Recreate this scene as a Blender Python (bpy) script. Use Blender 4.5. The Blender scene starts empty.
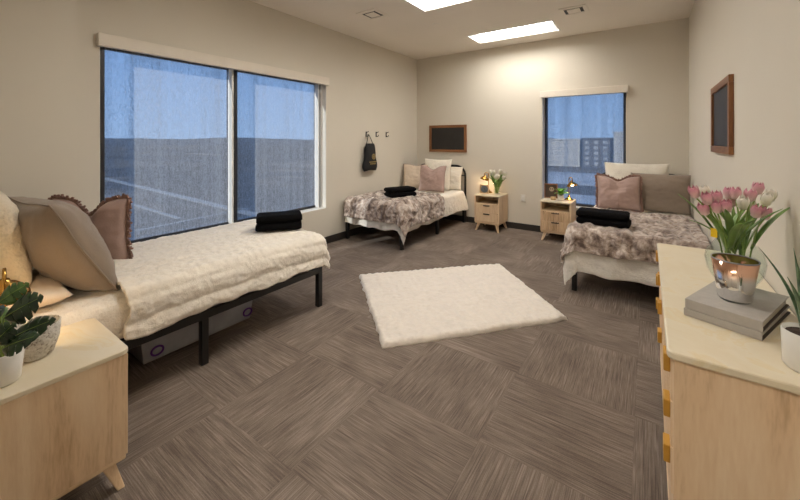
import bpy, bmesh, math, random
import numpy as np
from mathutils import Vector, Matrix, noise
random.seed(7)
PI = math.pi
scene = bpy.context.scene
COL = scene.collection

# ------------------------------------------------------------------ camera, sky, sun, exposure
YAW = math.radians(34.9)
cam_d = bpy.data.cameras.new('camera'); cam = bpy.data.objects.new('camera', cam_d); COL.objects.link(cam)
cam_d.sensor_width = 36; cam_d.lens = 355/800*36; cam_d.shift_y = (141-250)/800
cam_d.clip_start = 0.02; cam_d.clip_end = 5000
cam.location = (0, 0, 1.45); cam.rotation_euler = (PI/2, 0, YAW)
scene.camera = cam

world = bpy.data.worlds.new('sky'); scene.world = world; world.use_nodes = True
nt = world.node_tree; nt.nodes.clear()
wo = nt.nodes.new('ShaderNodeOutputWorld'); bg = nt.nodes.new('ShaderNodeBackground')
tc = nt.nodes.new('ShaderNodeTexCoord'); sx = nt.nodes.new('ShaderNodeSeparateXYZ'); cr = nt.nodes.new('ShaderNodeValToRGB')
nt.links.new(tc.outputs['Generated'], sx.inputs[0]); nt.links.new(sx.outputs['Z'], cr.inputs[0])
cr.color_ramp.elements[0].position = 0.0; cr.color_ramp.elements[0].color = (0.44, 0.62, 0.92, 1)
cr.color_ramp.elements[1].position = 0.45; cr.color_ramp.elements[1].color = (0.12, 0.33, 0.80, 1)
nt.links.new(cr.outputs[0], bg.inputs[0]); bg.inputs[1].default_value = 0.74
nt.links.new(bg.outputs[0], wo.inputs[0])

sun_d = bpy.data.lights.new('sun', 'SUN'); sun = bpy.data.objects.new('sun', sun_d); COL.objects.link(sun)
sun_d.energy = 4.6; sun_d.angle = math.radians(0.6); sun_d.color = (1, 0.95, 0.86)
sun.rotation_euler = Vector((0.25, 1.0, -0.50)).to_track_quat('-Z', 'Y').to_euler()

vs = scene.view_settings
vs.view_transform = 'Standard'; vs.look = 'None'; vs.gamma = 1; vs.exposure = 1.09; vs.use_curve_mapping = False
TROFFER = 12.6      # radiance of the ceiling panels

scene.cycles.transparent_max_bounces = 32
# room dimensions
XL, XR, YB, YN, ZC = -3.72, 0.438, 5.914, 0.10, 3.05
EX, EY = -1.32, -1.7      # entry recess behind the camera

# ------------------------------------------------------------------ materials
def lin(c):
    return tuple(((v/255)/12.92 if v/255 <= 0.04045 else ((v/255+0.055)/1.055)**2.4) for v in c)
class NT:
    def __init__(s, name):
        s.m = bpy.data.materials.new(name); s.m.use_nodes = True; s.t = s.m.node_tree; s.t.nodes.clear()
        s.out = s.n('OutputMaterial')
    def n(s, typ, **kw):
        nd = s.t.nodes.new('ShaderNode'+typ)
        for k, v in kw.items():
            if hasattr(nd, k) and k not in nd.inputs: setattr(nd, k, v)
            else: s.set(nd, k, v)
        return nd
    def set(s, nd, k, v):
        i = nd.inputs[k] if not isinstance(k, int) else nd.inputs[k]
        if hasattr(v, 'links') or isinstance(v, bpy.types.NodeSocket): s.t.links.new(v, i)
        else: i.default_value = v
    def l(s, a, b): s.t.links.new(a, b)
    def ramp(s, fac, stops):
        r = s.n('ValToRGB'); el = r.color_ramp.elements
        while len(el) < len(stops): el.new(0.5)
        for e, (p, c) in zip(el, stops): e.position = p; e.color = (*c, 1)
        s.l(fac, r.inputs[0]); return r.outputs[0]
    def coords(s, kind='Object', scale=(1, 1, 1), rot=(0, 0, 0), rand=False):
        t = s.n('TexCoord'); mp = s.n('Mapping'); mp.inputs['Scale'].default_value = scale; mp.inputs['Rotation'].default_value = rot
        s.l(t.outputs[kind], mp.inputs[0])
        if rand:
            oi = s.n('ObjectInfo'); m = s.n('VectorMath', operation='SCALE'); m.inputs[0].default_value = (37, 19, 53)
            s.l(oi.outputs['Random'], m.inputs['Scale']); s.l(m.outputs[0], mp.inputs['Location'])
        return mp.outputs[0]
    def noise(s, co, scale, detail=3, rough=0.5, dist=0):
        n = s.n('TexNoise'); s.l(co, n.inputs['Vector']); n.inputs['Scale'].default_value = scale
        n.inputs['Detail'].default_value = detail; n.inputs['Roughness'].default_value = rough; n.inputs['Distortion'].default_value = dist
        return n.outputs['Fac']
    def bump(s, h, strength, dist=0.01):
        b = s.n('Bump'); b.inputs['Strength'].default_value = strength; b.inputs['Distance'].default_value = dist
        s.l(h, b.inputs['Height']); return b.outputs[0]
    def pbr(s, color, rough=0.5, metal=0, normal=None, spec=0.5, **kw):
        p = s.n('BsdfPrincipled')
        for k, v in (('Base Color', color), ('Roughness', rough), ('Metallic', metal), ('Specular IOR Level', spec)):
            if isinstance(v, tuple) and len(v) == 3: v = (*v, 1)
            s.set(p, k, v)
        if normal is not None: s.l(normal, p.inputs['Normal'])
        for k, v in kw.items(): s.set(p, k.replace('_', ' '), v)
        s.l(p.outputs[0], s.out.inputs[0]); return p
MAT = {}
def simple(name, rgb, rough=0.5, metal=0, vary=0.06, vscale=8, bump=0, bscale=60, spec=0.5, **kw):
    m = NT(name); c = lin(rgb); co = m.coords()
    col = m.ramp(m.noise(co, vscale, 4), [(0.3, tuple(v*(1-vary) for v in c)), (0.7, tuple(min(1, v*(1+vary)) for v in c))])
    nrm = m.bump(m.noise(co, bscale, 4), bump) if bump else None
    m.pbr(col, rough, metal, nrm, spec, **kw); MAT[name] = m.m; return m.m
simple('wall_paint', (217, 209, 195), 0.75, vary=0.012, vscale=1.5, bump=0.04, bscale=180, spec=0.25)
simple('ceiling_paint', (240, 232, 221), 0.85, vary=0.012, vscale=2, bump=0.05, bscale=120, spec=0.15)
simple('white_trim', (232, 230, 226), 0.5, vary=0.02)
simple('reflector', (176, 172, 164), 0.6, vary=0.02)
simple('reveal_paint', (226, 222, 214), 0.7, vary=0.015)
simple('valance', (228, 218, 204), 0.55, vary=0.02)
simple('base_rubber', (50, 44, 40), 0.6, vary=0.1)
simple('dark_frame', (42, 42, 46), 0.4, vary=0.08, spec=0.5)
simple('track_grey', (150, 152, 156), 0.4, metal=0.3)
simple('black_metal', (22, 21, 21), 0.42, vary=0.1, bump=0.05, bscale=300)
simple('black_plastic', (18, 17, 17), 0.5)
simple('white_plastic', (225, 222, 214), 0.45, vary=0.02)
simple('gold', (196, 150, 78), 0.24, metal=1, vary=0.06, bump=0.03, bscale=40)
simple('brass_pull', (206, 156, 66), 0.45, metal=0.25, vary=0.12)
simple('ceramic', (226, 222, 214), 0.35, vary=0.03, vscale=12)
simple('soil', (62, 46, 36), 0.95, vary=0.4, vscale=60, bump=0.8, bscale=90)
simple('board_black', (36, 34, 33), 0.55, vary=0.2, vscale=5, bump=0.05, bscale=90)
simple('dial', (96, 102, 106), 0.6, vary=0.25, vscale=30)
simple('paper', (206, 200, 188), 0.85, vary=0.03)
simple('book_cover', (176, 170, 163), 0.75, vary=0.05, vscale=40, bump=0.25, bscale=500)
simple('book_trim', (84, 74, 66), 0.7)
simple('yellow_tag', (236, 196, 30), 0.6)
simple('stem_green', (140, 166, 84), 0.5, vary=0.2, vscale=25)
simple('leaf_green', (112, 146, 70), 0.42, vary=0.3, vscale=18)
simple('herb_green', (96, 150, 52), 0.45, vary=0.3, vscale=40)
simple('sign_brown', (72, 56, 44), 0.6, vary=0.2)
simple('sign_pale', (178, 160, 136), 0.7)
simple('emblem_gold', (150, 128, 78), 0.5, vary=0.15, vscale=60)
simple('bag_cloth', (26, 25, 27), 0.8, vary=0.2, vscale=10, bump=0.3, bscale=50)
simple('candle_wood', (190, 158, 116), 0.6, vary=0.12)
simple('purple_plastic', (92, 40, 128), 0.4)
simple('road', (124, 122, 120), 0.9, vary=0.1, vscale=0.05)
simple('facade', (150, 146, 142), 0.9, vary=0.05, vscale=0.2)
simple('facade_dark', (72, 70, 72), 0.9, vary=0.08, vscale=0.2)
simple('facade_window', (120, 120, 124), 0.5)
simple('hill', (52, 48, 46), 0.95, vary=0.2, vscale=0.02)
simple('ext_wall', (150, 140, 130), 0.9)

def fabric(name, rgb, vary=0.08, weave=260, bump=0.25, rough=0.9, wr=18):
    m = NT(name); c = lin(rgb); co = m.coords(rand=True)
    n1 = m.noise(co, 5, 4); n2 = m.noise(co, weave, 2)
    mx = m.n('Math', operation='ADD'); m.l(n1, mx.inputs[0]); m.l(n2, mx.inputs[1])
    col = m.ramp(mx.outputs[0], [(0.7, tuple(v*(1-vary) for v in c)), (1.3, tuple(min(1, v*(1+vary)) for v in c))])
    w = m.noise(co, wr, 5, 0.6)
    mm = m.n('Math', operation='MULTIPLY_ADD'); m.l(n2, mm.inputs[0]); mm.inputs[1].default_value = 0.3; m.l(w, mm.inputs[2])
    m.pbr(col, rough, 0, m.bump(mm.outputs[0], bump, 0.02), 0.2, Sheen_Weight=0.25); MAT[name] = m.m
fabric('pillow_taupe', (142, 127, 113)); fabric('pillow_mauve', (172, 146, 137)); fabric('pillow_tan', (206, 188, 168))
fabric('pillow_white', (226, 218, 204), weave=140, bump=0.5); fabric('pillow_cream', (222, 208, 184), weave=70, bump=0.7)
fabric('fringe', (134, 104, 92), 0.25, 120, 0.6); fabric('quilt_white', (230, 224, 214), 0.03, 90, 0.6, wr=26)
fabric('mattress', (214, 208, 198)); simple('towel', (13, 12, 13), 0.95, vary=0.3, vscale=40, bump=0.6, bscale=260, spec=0.1); fabric('sheet', (220, 204, 184), 0.03)

def wood(name, c1, c2, c3, axis='Z', rand=True):
    m = NT(name); sc = {'Z': (9, 9, 1.1), 'X': (1.1, 9, 9), 'Y': (9, 1.1, 9)}[axis]
    co = m.coords('Object', sc, rand=rand); co2 = m.coords('Object', tuple(v*6 for v in sc), rand=rand)
    a = m.noise(co, 1.2, 5, 0.55, 0.6); b = m.noise(co2, 2.0, 3, 0.6)
    mx = m.n('Math', operation='MULTIPLY_ADD'); m.l(b, mx.inputs[0]); mx.inputs[1].default_value = 0.35; m.l(a, mx.inputs[2])
    col = m.ramp(mx.outputs[0], [(0.42, lin(c1)), (0.62, lin(c2)), (0.85, lin(c3))])
    m.pbr(col, 0.5, 0, m.bump(b, 0.12, 0.004), 0.35); MAT[name] = m.m
wood('oak', (198, 163, 125), (230, 200, 164), (240, 215, 182))
wood('oak_x', (206, 174, 134), (226, 197, 160), (234, 208, 172), 'X')
wood('walnut', (92, 58, 34), (128, 84, 52), (150, 104, 66), 'X')
wood('walnut_z', (92, 58, 34), (128, 84, 52), (150, 104, 66), 'Z')

def stone(name):
    m = NT(name); co = m.coords('Object', (1, 1, 1), rand=True)
    v = m.noise(co, 3.2, 6, 0.6, 1.6)
    col = m.ramp(v, [(0.40, lin((226, 212, 184))), (0.56, lin((230, 218, 194))), (0.60, lin((227, 210, 174))), (0.64, lin((229, 217, 191)))])
    m.pbr(col, 0.32, 0, None, 0.5); MAT[name] = m.m
stone('cream_stone')

def carpet():
    m = NT('carpet'); co = m.coords('Object', (1, 1, 1), rand=True)
    st = m.coords('Object', (240, 4.5, 20), rand=True); st2 = m.coords('Object', (110, 9.0, 9), rand=True); bd = m.coords('Object', (3.5, 2.2, 2), rand=True)
    a = m.noise(st, 1, 2, 0.5); b = m.noise(st2, 1, 2, 0.6); c = m.noise(bd, 1, 3, 0.55); d = m.noise(co, 380, 2)
    def mad(x, k, y):
        q = m.n('Math', operation='MULTIPLY_ADD'); m.l(x, q.inputs[0]); q.inputs[1].default_value = k
        if isinstance(y, float): q.inputs[2].default_value = y
        else: m.l(y, q.inputs[2])
        return q.outputs[0]
    s = mad(d, 0.45, mad(c, 0.55, mad(b, 0.40, mad(a, 0.95, -0.68))))
    col = m.ramp(s, [(0.22, lin((96, 84, 75))), (0.5, lin((122, 109, 99))), (0.82, lin((156, 142, 130)))])
    m.pbr(col, 0.95, 0, m.bump(mad(a, 1.0, d), 0.35, 0.006), 0.1); MAT['carpet'] = m.m
carpet()

def fur_white(name, rgb):
    m = NT(name); c = lin(rgb); co = m.coords()
    a = m.noise(co, 14, 5, 0.65, 0.8); b = m.noise(co, 160, 3, 0.7)
    mx = m.n('Math', operation='MULTIPLY_ADD'); m.l(b, mx.inputs[0]); mx.inputs[1].default_value = 0.5; m.l(a, mx.inputs[2])
    col = m.ramp(mx.outputs[0], [(0.45, tuple(v*0.86 for v in c)), (0.85, c)])
    m.pbr(col, 0.95, 0, m.bump(mx.outputs[0], 0.5, 0.012), 0.1, Sheen_Weight=0.5); MAT[name] = m.m
fur_white('fur_rug', (230, 220, 208)); fur_white('fur_white', (240, 231, 217))
def fur_grey():
    m = NT('fur_grey'); big = m.coords('UV', (1, 1, 1)); fine = m.coords('UV', (150, 90, 1))
    a = m.noise(big, 9, 3, 0.55, 1.2); b = m.noise(fine, 1, 3, 0.7, 0.5); c = m.noise(big, 24, 2, 0.5, 0.8)
    x = m.n('Math', operation='MULTIPLY_ADD'); m.l(b, x.inputs[0]); x.inputs[1].default_value = 0.35; m.l(a, x.inputs[2])
    y = m.n('Math', operation='MULTIPLY_ADD'); m.l(c, y.inputs[0]); y.inputs[1].default_value = 0.5; m.l(x.outputs[0], y.inputs[2])
    z = m.n('MapRange'); m.l(y.outputs[0], z.inputs[0]); z.inputs[1].default_value = 0.72; z.inputs[2].default_value = 1.13
    col = m.ramp(z.outputs[0], [(0.0, lin((96, 80, 72))), (0.35, lin((146, 128, 117))), (0.7, lin((184, 168, 156))), (1.0, lin((212, 200, 190)))])
    m.pbr(col, 0.95, 0, m.bump(y.outputs[0], 0.4, 0.02), 0.1, Sheen_Weight=0.4); MAT['fur_grey'] = m.m
fur_grey()

def thin_glass(name, tint=(0.96, 0.98, 0.98), refl=1.45, rough=0.02):
    m = NT(name); tr = m.n('BsdfTransparent'); tr.inputs[0].default_value = (*tint, 1)
    gl = m.n('BsdfGlossy'); gl.inputs['Roughness'].default_value = rough
    fr0 = m.n('Fresnel'); fr0.inputs[0].default_value = refl; g_ = m.n('NewGeometry'); fr = m.n('Math', operation='SUBTRACT', use_clamp=True); m.l(fr0.outputs[0], fr.inputs[0]); m.l(g_.outputs['Backfacing'], fr.inputs[1])
    mx = m.n('MixShader'); m.l(fr.outputs[0], mx.inputs[0]); m.l(tr.outputs[0], mx.inputs[1]); m.l(gl.outputs[0], mx.inputs[2])
    m.l(mx.outputs[0], m.out.inputs[0]); MAT[name] = m.m
thin_glass('window_glass', (0.92, 0.95, 0.97), 1.25); thin_glass('vase_glass', (0.93, 0.96, 0.95), 1.5)
def bin_plastic():
    m = NT('bin_plastic'); tr = m.n('BsdfTransparent'); tr.inputs[0].default_value = (0.75, 0.77, 0.8, 1)
    co = m.coords(); col = m.ramp(m.noise(co, 5, 3), [(0.3, lin((178, 178, 184))), (0.7, lin((216, 216, 222)))])
    p = m.n('BsdfPrincipled'); m.l(col, p.inputs['Base Color']); p.inputs['Roughness'].default_value = 0.3
    mx = m.n('MixShader'); mx.inputs[0].default_value = 0.62
    m.l(tr.outputs[0], mx.inputs[1]); m.l(p.outputs[0], mx.inputs[2]); m.l(mx.outputs[0], m.out.inputs[0]); MAT['bin_plastic'] = m.m
bin_plastic()
def shade_fabric():
    # open-weave solar screen: see-through threads, uneven in vertical streaks
    m = NT('solar_screen'); t = m.n('TexCoord'); sp_ = m.n('SeparateXYZ'); m.l(t.outputs['Object'], sp_.inputs[0])
    cb_ = m.n('CombineXYZ'); m.l(sp_.outputs['X'], cb_.inputs[0]); m.l(sp_.outputs['Z'], cb_.inputs[2])
    def co(sc):
        mp = m.n('Mapping'); mp.inputs['Scale'].default_value = sc; m.l(cb_.outputs[0], mp.inputs[0]); return mp.outputs[0]
    a = m.noise(co((60, 1, 14.0)), 1, 3, 0.8); b = m.noise(co((90, 1, 55)), 1, 2, 0.9); c = m.noise(co((9, 1, 0.10)), 1, 3, 0.6)
    x = m.n('Math', operation='MULTIPLY_ADD'); m.l(b, x.inputs[0]); x.inputs[1].default_value = 0.9; m.l(a, x.inputs[2])
    y = m.n('Math', operation='MULTIPLY_ADD'); m.l(c, y.inputs[0]); y.inputs[1].default_value = 0.7; m.l(x.outputs[0], y.inputs[2])
    f = m.n('MapRange'); m.l(y.outputs[0], f.inputs[0]); f.inputs[1].default_value = 1.08; f.inputs[2].default_value = 1.52
    f.inputs[3].default_value = 0.36; f.inputs[4].default_value = 0.78
    g_ = m.n('NewGeometry'); f0 = f; f = m.n('Math', operation='SUBTRACT', use_clamp=True); m.l(f0.outputs[0], f.inputs[0]); m.l(g_.outputs['Backfacing'], f.inputs[1])
    tr = m.n('BsdfTransparent'); tr.inputs[0].default_value = (0.86, 0.87, 0.88, 1)
    tl = m.n('BsdfTranslucent'); tl.inputs[0].default_value = (0.80, 0.75, 0.70, 1)
    df = m.n('BsdfDiffuse'); df.inputs[0].default_value = (0.085, 0.09, 0.10, 1)
    m1 = m.n('MixShader'); m1.inputs[0].default_value = 0.35; m.l(tl.outputs[0], m1.inputs[1]); m.l(df.outputs[0], m1.inputs[2])
    m2 = m.n('MixShader'); m.l(f.outputs[0], m2.inputs[0]); m.l(tr.outputs[0], m2.inputs[1]); m.l(m1.outputs[0], m2.inputs[2])
    m.l(m2.outputs[0], m.out.inputs[0]); MAT['solar_screen'] = m.m
shade_fabric()
def emit(name, rgb, s):
    m = NT(name); e = m.n('Emission'); e.inputs[0].default_value = (*rgb, 1); e.inputs[1].default_value = s
    m.l(e.outputs[0], m.out.inputs[0]); MAT[name] = m.m
emit('panel_light', (1.0, 0.96, 0.89), TROFFER); emit('bulb', (1.0, 0.80, 0.50), 9)
def tumbler_mat():
    m = NT('mirror_ombre'); t = m.n('TexCoord'); s = m.n('SeparateXYZ'); m.l(t.outputs['Object'], s.inputs[0])
    mr = m.n('MapRange'); m.l(s.outputs['Z'], mr.inputs[0]); mr.inputs[1].default_value = 0.0; mr.inputs[2].default_value = 0.15
    col = m.ramp(mr.outputs[0], [(0.5, (0.78, 0.78, 0.79)), (0.68, (0.86, 0.56, 0.42)), (1.0, (0.82, 0.48, 0.36))])
    m.pbr(col, 0.09, 1.0); MAT['mirror_ombre'] = m.m
tumbler_mat()
def petal(name, base, tip):
    m = NT(name); t = m.n('TexCoord'); s = m.n('SeparateXYZ'); m.l(t.outputs['Object'], s.inputs[0])
    mr = m.n('MapRange'); m.l(s.outputs['Z'], mr.inputs[0]); mr.inputs[1].default_value = 0.0; mr.inputs[2].default_value = 0.055
    col = m.ramp(mr.outputs[0], [(0.0, lin(base)), (0.75, lin(tip))])
    m.pbr(col, 0.5, 0, None, 0.3, Subsurface_Weight=0.0); MAT[name] = m.m
petal('petal_pink', (234, 208, 202), (214, 146, 162)); petal('petal_white', (214, 214, 180), (240, 234, 222))
def textured_pot():
    m = NT('stone_pot'); co = m.coords(); a = m.noise(co, 60, 4, 0.7, 1.0)
    col = m.ramp(a, [(0.38, lin((146, 136, 124))), (0.48, lin((208, 202, 192))), (0.7, lin((232, 228, 220)))])
    m.pbr(col, 0.8, 0, m.bump(a, 0.8, 0.01), 0.2); MAT['stone_pot'] = m.m
textured_pot()
def leafm(name, c1, c2):
    m = NT(name); co = m.coords(); a = m.noise(co, 30, 3)
    m.pbr(m.ramp(a, [(0.35, lin(c1)), (0.7, lin(c2))]), 0.32, 0, None, 0.5); MAT[name] = m.m
leafm('monstera_dark', (26, 46, 28), (48, 74, 40)); leafm('monstera_light', (62, 94, 46), (92, 124, 62)); leafm('aloe_leaf', (58, 84, 58), (104, 130, 92))
def field_mat():
    m = NT('field'); co = m.coords('Object', (1, 1, 1)); st = m.coords('Object', (0.004, 0.02, 1), (0, 0, 0.5))
    a = m.noise(st, 1.2, 6, 0.65, 0.6); b = m.noise(co, 0.06, 5, 0.7)
    x = m.n('Math', operation='MULTIPLY_ADD'); m.l(b, x.inputs[0]); x.inputs[1].default_value = 0.7; m.l(a, x.inputs[2])
    col = m.ramp(x.outputs[0], [(0.6, lin((30, 26, 22))), (0.85, lin((68, 59, 48))), (1.05, lin((118, 104, 88)))])
    m.pbr(col, 0.95, 0, None, 0.05); MAT['field'] = m.m
field_mat()
simple('snow_lot', (150, 150, 152), 0.9, vary=0.25, vscale=0.06)

# ------------------------------------------------------------------ mesh builder
class MB:
    def __init__(s): s.v = []; s.f = []; s.uv = None
    def add(s, vs, fs):
        o = len(s.v); s.v += [tuple(v) for v in vs]; s.f += [tuple(i+o for i in f) for f in fs]; return s
    def box(s, c, d, M=None):
        hx, hy, hz = d[0]/2, d[1]/2, d[2]/2
        vs = [Vector((sx*hx, sy*hy, sz*hz)) for sz in (-1, 1) for sy in (-1, 1) for sx in (-1, 1)]
        if M is not None: vs = [M @ v for v in vs]
        vs = [v+Vector(c) for v in vs]
        return s.add(vs, [(0, 2, 3, 1), (4, 5, 7, 6), (0, 1, 5, 4), (2, 6, 7, 3), (0, 4, 6, 2), (1, 3, 7, 5)])
    def b2(s, a, b): return s.box([(a[i]+b[i])/2 for i in range(3)], [abs(b[i]-a[i]) for i in range(3)])
    def loft(s, rings, cap=True, closed=True):
        n = len(rings[0]); vs = [p for r in rings for p in r]; fs = []
        for i in range(len(rings)-1):
            for j in range(n if closed else n-1):
                k = (j+1) % n; fs.append((i*n+j, i*n+k, (i+1)*n+k, (i+1)*n+j))
        if cap: fs.append(tuple(reversed(range(n)))); fs.append(tuple((len(rings)-1)*n+j for j in range(n)))
        return s.add(vs, fs)
    def lathe(s, prof, seg=24, c=(0, 0, 0), M=None, cap=True):
        rings = []
        for r, z in prof:
            ring = [Vector((max(r, 1e-5)*math.cos(2*PI*j/seg), max(r, 1e-5)*math.sin(2*PI*j/seg), z)) for j in range(seg)]
            if M is not None: ring = [M @ p for p in ring]
            rings.append([p+Vector(c) for p in ring])
        return s.loft(rings, cap)
    def tube(s, path, r, seg=8, cap=True):
        path = [Vector(p) for p in path]; rings = []; n = len(path)
        rr = r if isinstance(r, (list, tuple)) else [r]*n
        up = None
        for i, p in enumerate(path):
            t = (path[min(i+1, n-1)]-path[max(i-1, 0)]).normalized()
            if up is None: up = Vector((0, 0, 1)) if abs(t.z) < 0.9 else Vector((1, 0, 0))
            a = t.cross(up).normalized(); b = a.cross(t).normalized(); up = b
            rings.append([p+(a*math.cos(2*PI*j/seg)+b*math.sin(2*PI*j/seg))*rr[i] for j in range(seg)])
        return s.loft(rings, cap)
    def prism(s, pts, z0, z1):   # polygon in xy
        n = len(pts); vs = [(x, y, z0) for x, y in pts]+[(x, y, z1) for x, y in pts]
        fs = [tuple(reversed(range(n))), tuple(range(n, 2*n))]+[(i, (i+1) % n, n+(i+1) % n, n+i) for i in range(n)]
        return s.add(vs, fs)
    def grid(s, P):  # P: array nu x nv x 3
        nu, nv = P.shape[:2]
        return s.add([tuple(p) for p in P.reshape(-1, 3)], [(i*nv+j, (i+1)*nv+j, (i+1)*nv+j+1, i*nv+j+1) for i in range(nu-1) for j in range(nv-1)])
def mesh_of(name, mb, mat, smooth=False):
    me = bpy.data.meshes.new(name); me.from_pydata([tuple(v) for v in mb.v], [], mb.f)
    if mat: me.materials.append(MAT[mat])
    me.update(); bm = bmesh.new(); bm.from_mesh(me); bmesh.ops.recalc_face_normals(bm, faces=bm.faces); bm.to_mesh(me); bm.free()
    if mb.uv is not None:
        ul = me.uv_layers.new(name='UVMap'); li = np.zeros(len(me.loops), dtype=np.int32); me.loops.foreach_get('vertex_index', li)
        ul.data.foreach_set('uv', np.asarray(mb.uv, dtype=np.float32)[li].ravel())
    if smooth: me.polygons.foreach_set('use_smooth', [True]*len(me.polygons))
    return me
def obj(name, mb, mat, parent=None, smooth=False, bevel=0, bseg=2, loc=None, rot=None):
    me = mb if isinstance(mb, bpy.types.Mesh) else mesh_of(name, mb, mat, smooth)
    o = bpy.data.objects.new(name, me); COL.objects.link(o)
    if parent: o.parent = parent
    if loc: o.location = loc
    if rot: o.rotation_euler = rot
    if bevel:
        b = o.modifiers.new('bevel', 'BEVEL'); b.width = bevel; b.segments = bseg; b.limit_method = 'ANGLE'; b.angle_limit = math.radians(40)
        b.harden_normals = False
    return o
def tag(o, label, cat, group=None):
    o['label'] = label; o['category'] = cat
    if group: o['group'] = group
    return o
def thing(name, label, cat, loc=(0, 0, 0), rz=0, group=None):
    o = bpy.data.objects.new(name, None); COL.objects.link(o); o.empty_display_size = 0.1
    o.location = loc; o.rotation_euler = (0, 0, rz); return tag(o, label, cat, group)
def struct(name, mb, mat, **k):
    o = obj(name, mb, mat, **k); o['kind'] = 'structure'; return o
def struct_root(name):
    o = bpy.data.objects.new(name, None); COL.objects.link(o); o['kind'] = 'structure'; return o
def plate(mb, a0, a1, b0, b1, holes, place):
    # rectangle with rectangular holes, made of boxes; place(a0,a1,b0,b1) -> two corners
    A = sorted({a0, a1, *[h[0] for h in holes], *[h[1] for h in holes]}); B = sorted({b0, b1, *[h[2] for h in holes], *[h[3] for h in holes]})
    for i in range(len(A)-1):
        for j in range(len(B)-1):
            ca, cb = (A[i]+A[i+1])/2, (B[j]+B[j+1])/2
            if any(h[0] < ca < h[1] and h[2] < cb < h[3] for h in holes): continue
            mb.b2(*place(A[i], A[i+1], B[j], B[j+1]))
    return mb

# ------------------------------------------------------------------ room shell
W1 = (0.985, 3.515, 0.50, 2.30)     # window opening in left wall: y0,y1,z0,z1
W2 = (-1.375, -0.245, 0.44, 2.20)   # window opening in back wall: x0,x1,z0,z1
TH = 0.22
LIGHTS = [(-1.645, 5.26), (-1.645, 3.52), (-1.645, 1.78), (-0.45, -0.85)]; LHX, LHY = 0.62, 0.255  # third panel continues the row unseen; entry panel added to brighten near side
VENTS = [(-2.845, 3.475), (-0.74, 4.775)]
w = MB(); plate(w, YN, YB+TH, 0, ZC, [W1], lambda a, b, c, d: ((XL-TH, a, c), (XL, b, d)))
w.b2((XL, YN, 0), (-3.42, 0.777, ZC)); struct('wall_left', w, 'wall_paint')
w = MB(); plate(w, XL, XR, 0, ZC, [W2], lambda a, b, c, d: ((a, YB, c), (b, YB+TH, d))); struct('wall_back', w, 'wall_paint')
struct('wall_right', MB().b2((XR, EY-0.15, 0), (XR+0.15, YB+TH, ZC)), 'wall_paint')
struct('wall_near', MB().b2((XL-TH, YN-0.14, 0), (EX, YN, ZC)), 'wall_paint')
struct('wall_entry_side', MB().b2((EX-0.14, EY-0.15, 0), (EX, YN-0.14, ZC)), 'wall_paint')
struct('wall_entry_back', MB().b2((EX, EY-0.15, 0), (XR, EY, ZC)), 'wall_paint')
c = MB(); plate(c, XL-TH, XR+0.15, EY-0.15, YB+TH, [(x-LHX+.02, x+LHX-.02, y-LHY+.02, y+LHY-.02) for x, y in LIGHTS],
                lambda a, b, e, f: ((a, e, ZC), (b, f, ZC+0.12))); struct('ceiling', c, 'ceiling_paint')
floor = struct('floor', MB().b2((XL-TH, EY-0.15, -0.2), (XR+0.15, YB+TH, -0.006)), 'base_rubber')
# carpet tiles laid quarter turn
TS, TX, TY = 0.615, -0.055, 1.01
def tile_mesh(x0, x1, y0, y1, cache={}):
    k = tuple(round(v, 4) for v in (x0, x1, y0, y1))
    if k not in cache:
        g, ch = 0.0001, 0.0006; m = MB()
        a, b, c_, d = x0+g, x1-g, y0+g, y1-g
        m.loft([[(a, c_, -0.006), (b, c_, -0.006), (b, d, -0.006), (a, d, -0.006)], [(a, c_, -ch), (b, c_, -ch), (b, d, -ch), (a, d, -ch)],
                [(a+ch, c_+ch, 0), (b-ch, c_+ch, 0), (b-ch, d-ch, 0), (a+ch, d-ch, 0)]])
        cache[k] = mesh_of('carpet_tile', m, 'carpet')
    return cache[k]
for i in range(-7, 2):
    for j in range(-5, 9):
        cx, cy = TX+(i+0.5)*TS, TY+(j+0.5)*TS
        x0, x1, y0, y1 = max(cx-TS/2, XL), min(cx+TS/2, XR), max(cy-TS/2, EY), min(cy+TS/2, YB)
        if x1-x0 < 0.02 or y1-y0 < 0.02: continue
        rects = [(x0, x1, y0, y1)]
        if y0 < YN and x0 < EX:                       # the entry corner is outside the room
            rects = [(x0, x1, max(y0, YN), y1)] if x1 <= EX or y1 > YN+.02 else [(max(x0, EX), x1, y0, y1)]
            if x1 <= EX and y1 <= YN+.02: continue
        for (a, b, c_, d) in rects:
            if d-c_ < .02 or b-a < .02: continue
            xdir = (i+1+j-1) % 2 == 0
            a, b, c_, d = a-cx, b-cx, c_-cy, d-cy
            if xdir: o = obj('carpet_tile', tile_mesh(c_, d, -b, -a), None, floor, rot=(0, 0, PI/2))
            else: o = obj('carpet_tile', tile_mesh(a, b, c_, d), None, floor)
            o.location = (cx, cy, 0)
bt = 0.012
struct('baseboard_left', MB().b2((XL, 0.777, 0), (XL+bt, YB-bt, 0.1)), 'base_rubber', bevel=0.003)
struct('baseboard_back', MB().b2((XL, YB-bt, 0), (XR, YB, 0.1)), 'base_rubber', bevel=0.003)
struct('baseboard_right', MB().b2((XR-bt, EY, 0), (XR, YB-bt, 0.1)), 'base_rubber', bevel=0.003)
struct('baseboard_near', MB().b2((-3.42, YN, 0), (EX, YN+bt, 0.1)), 'base_rubber', bevel=0.003)

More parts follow.
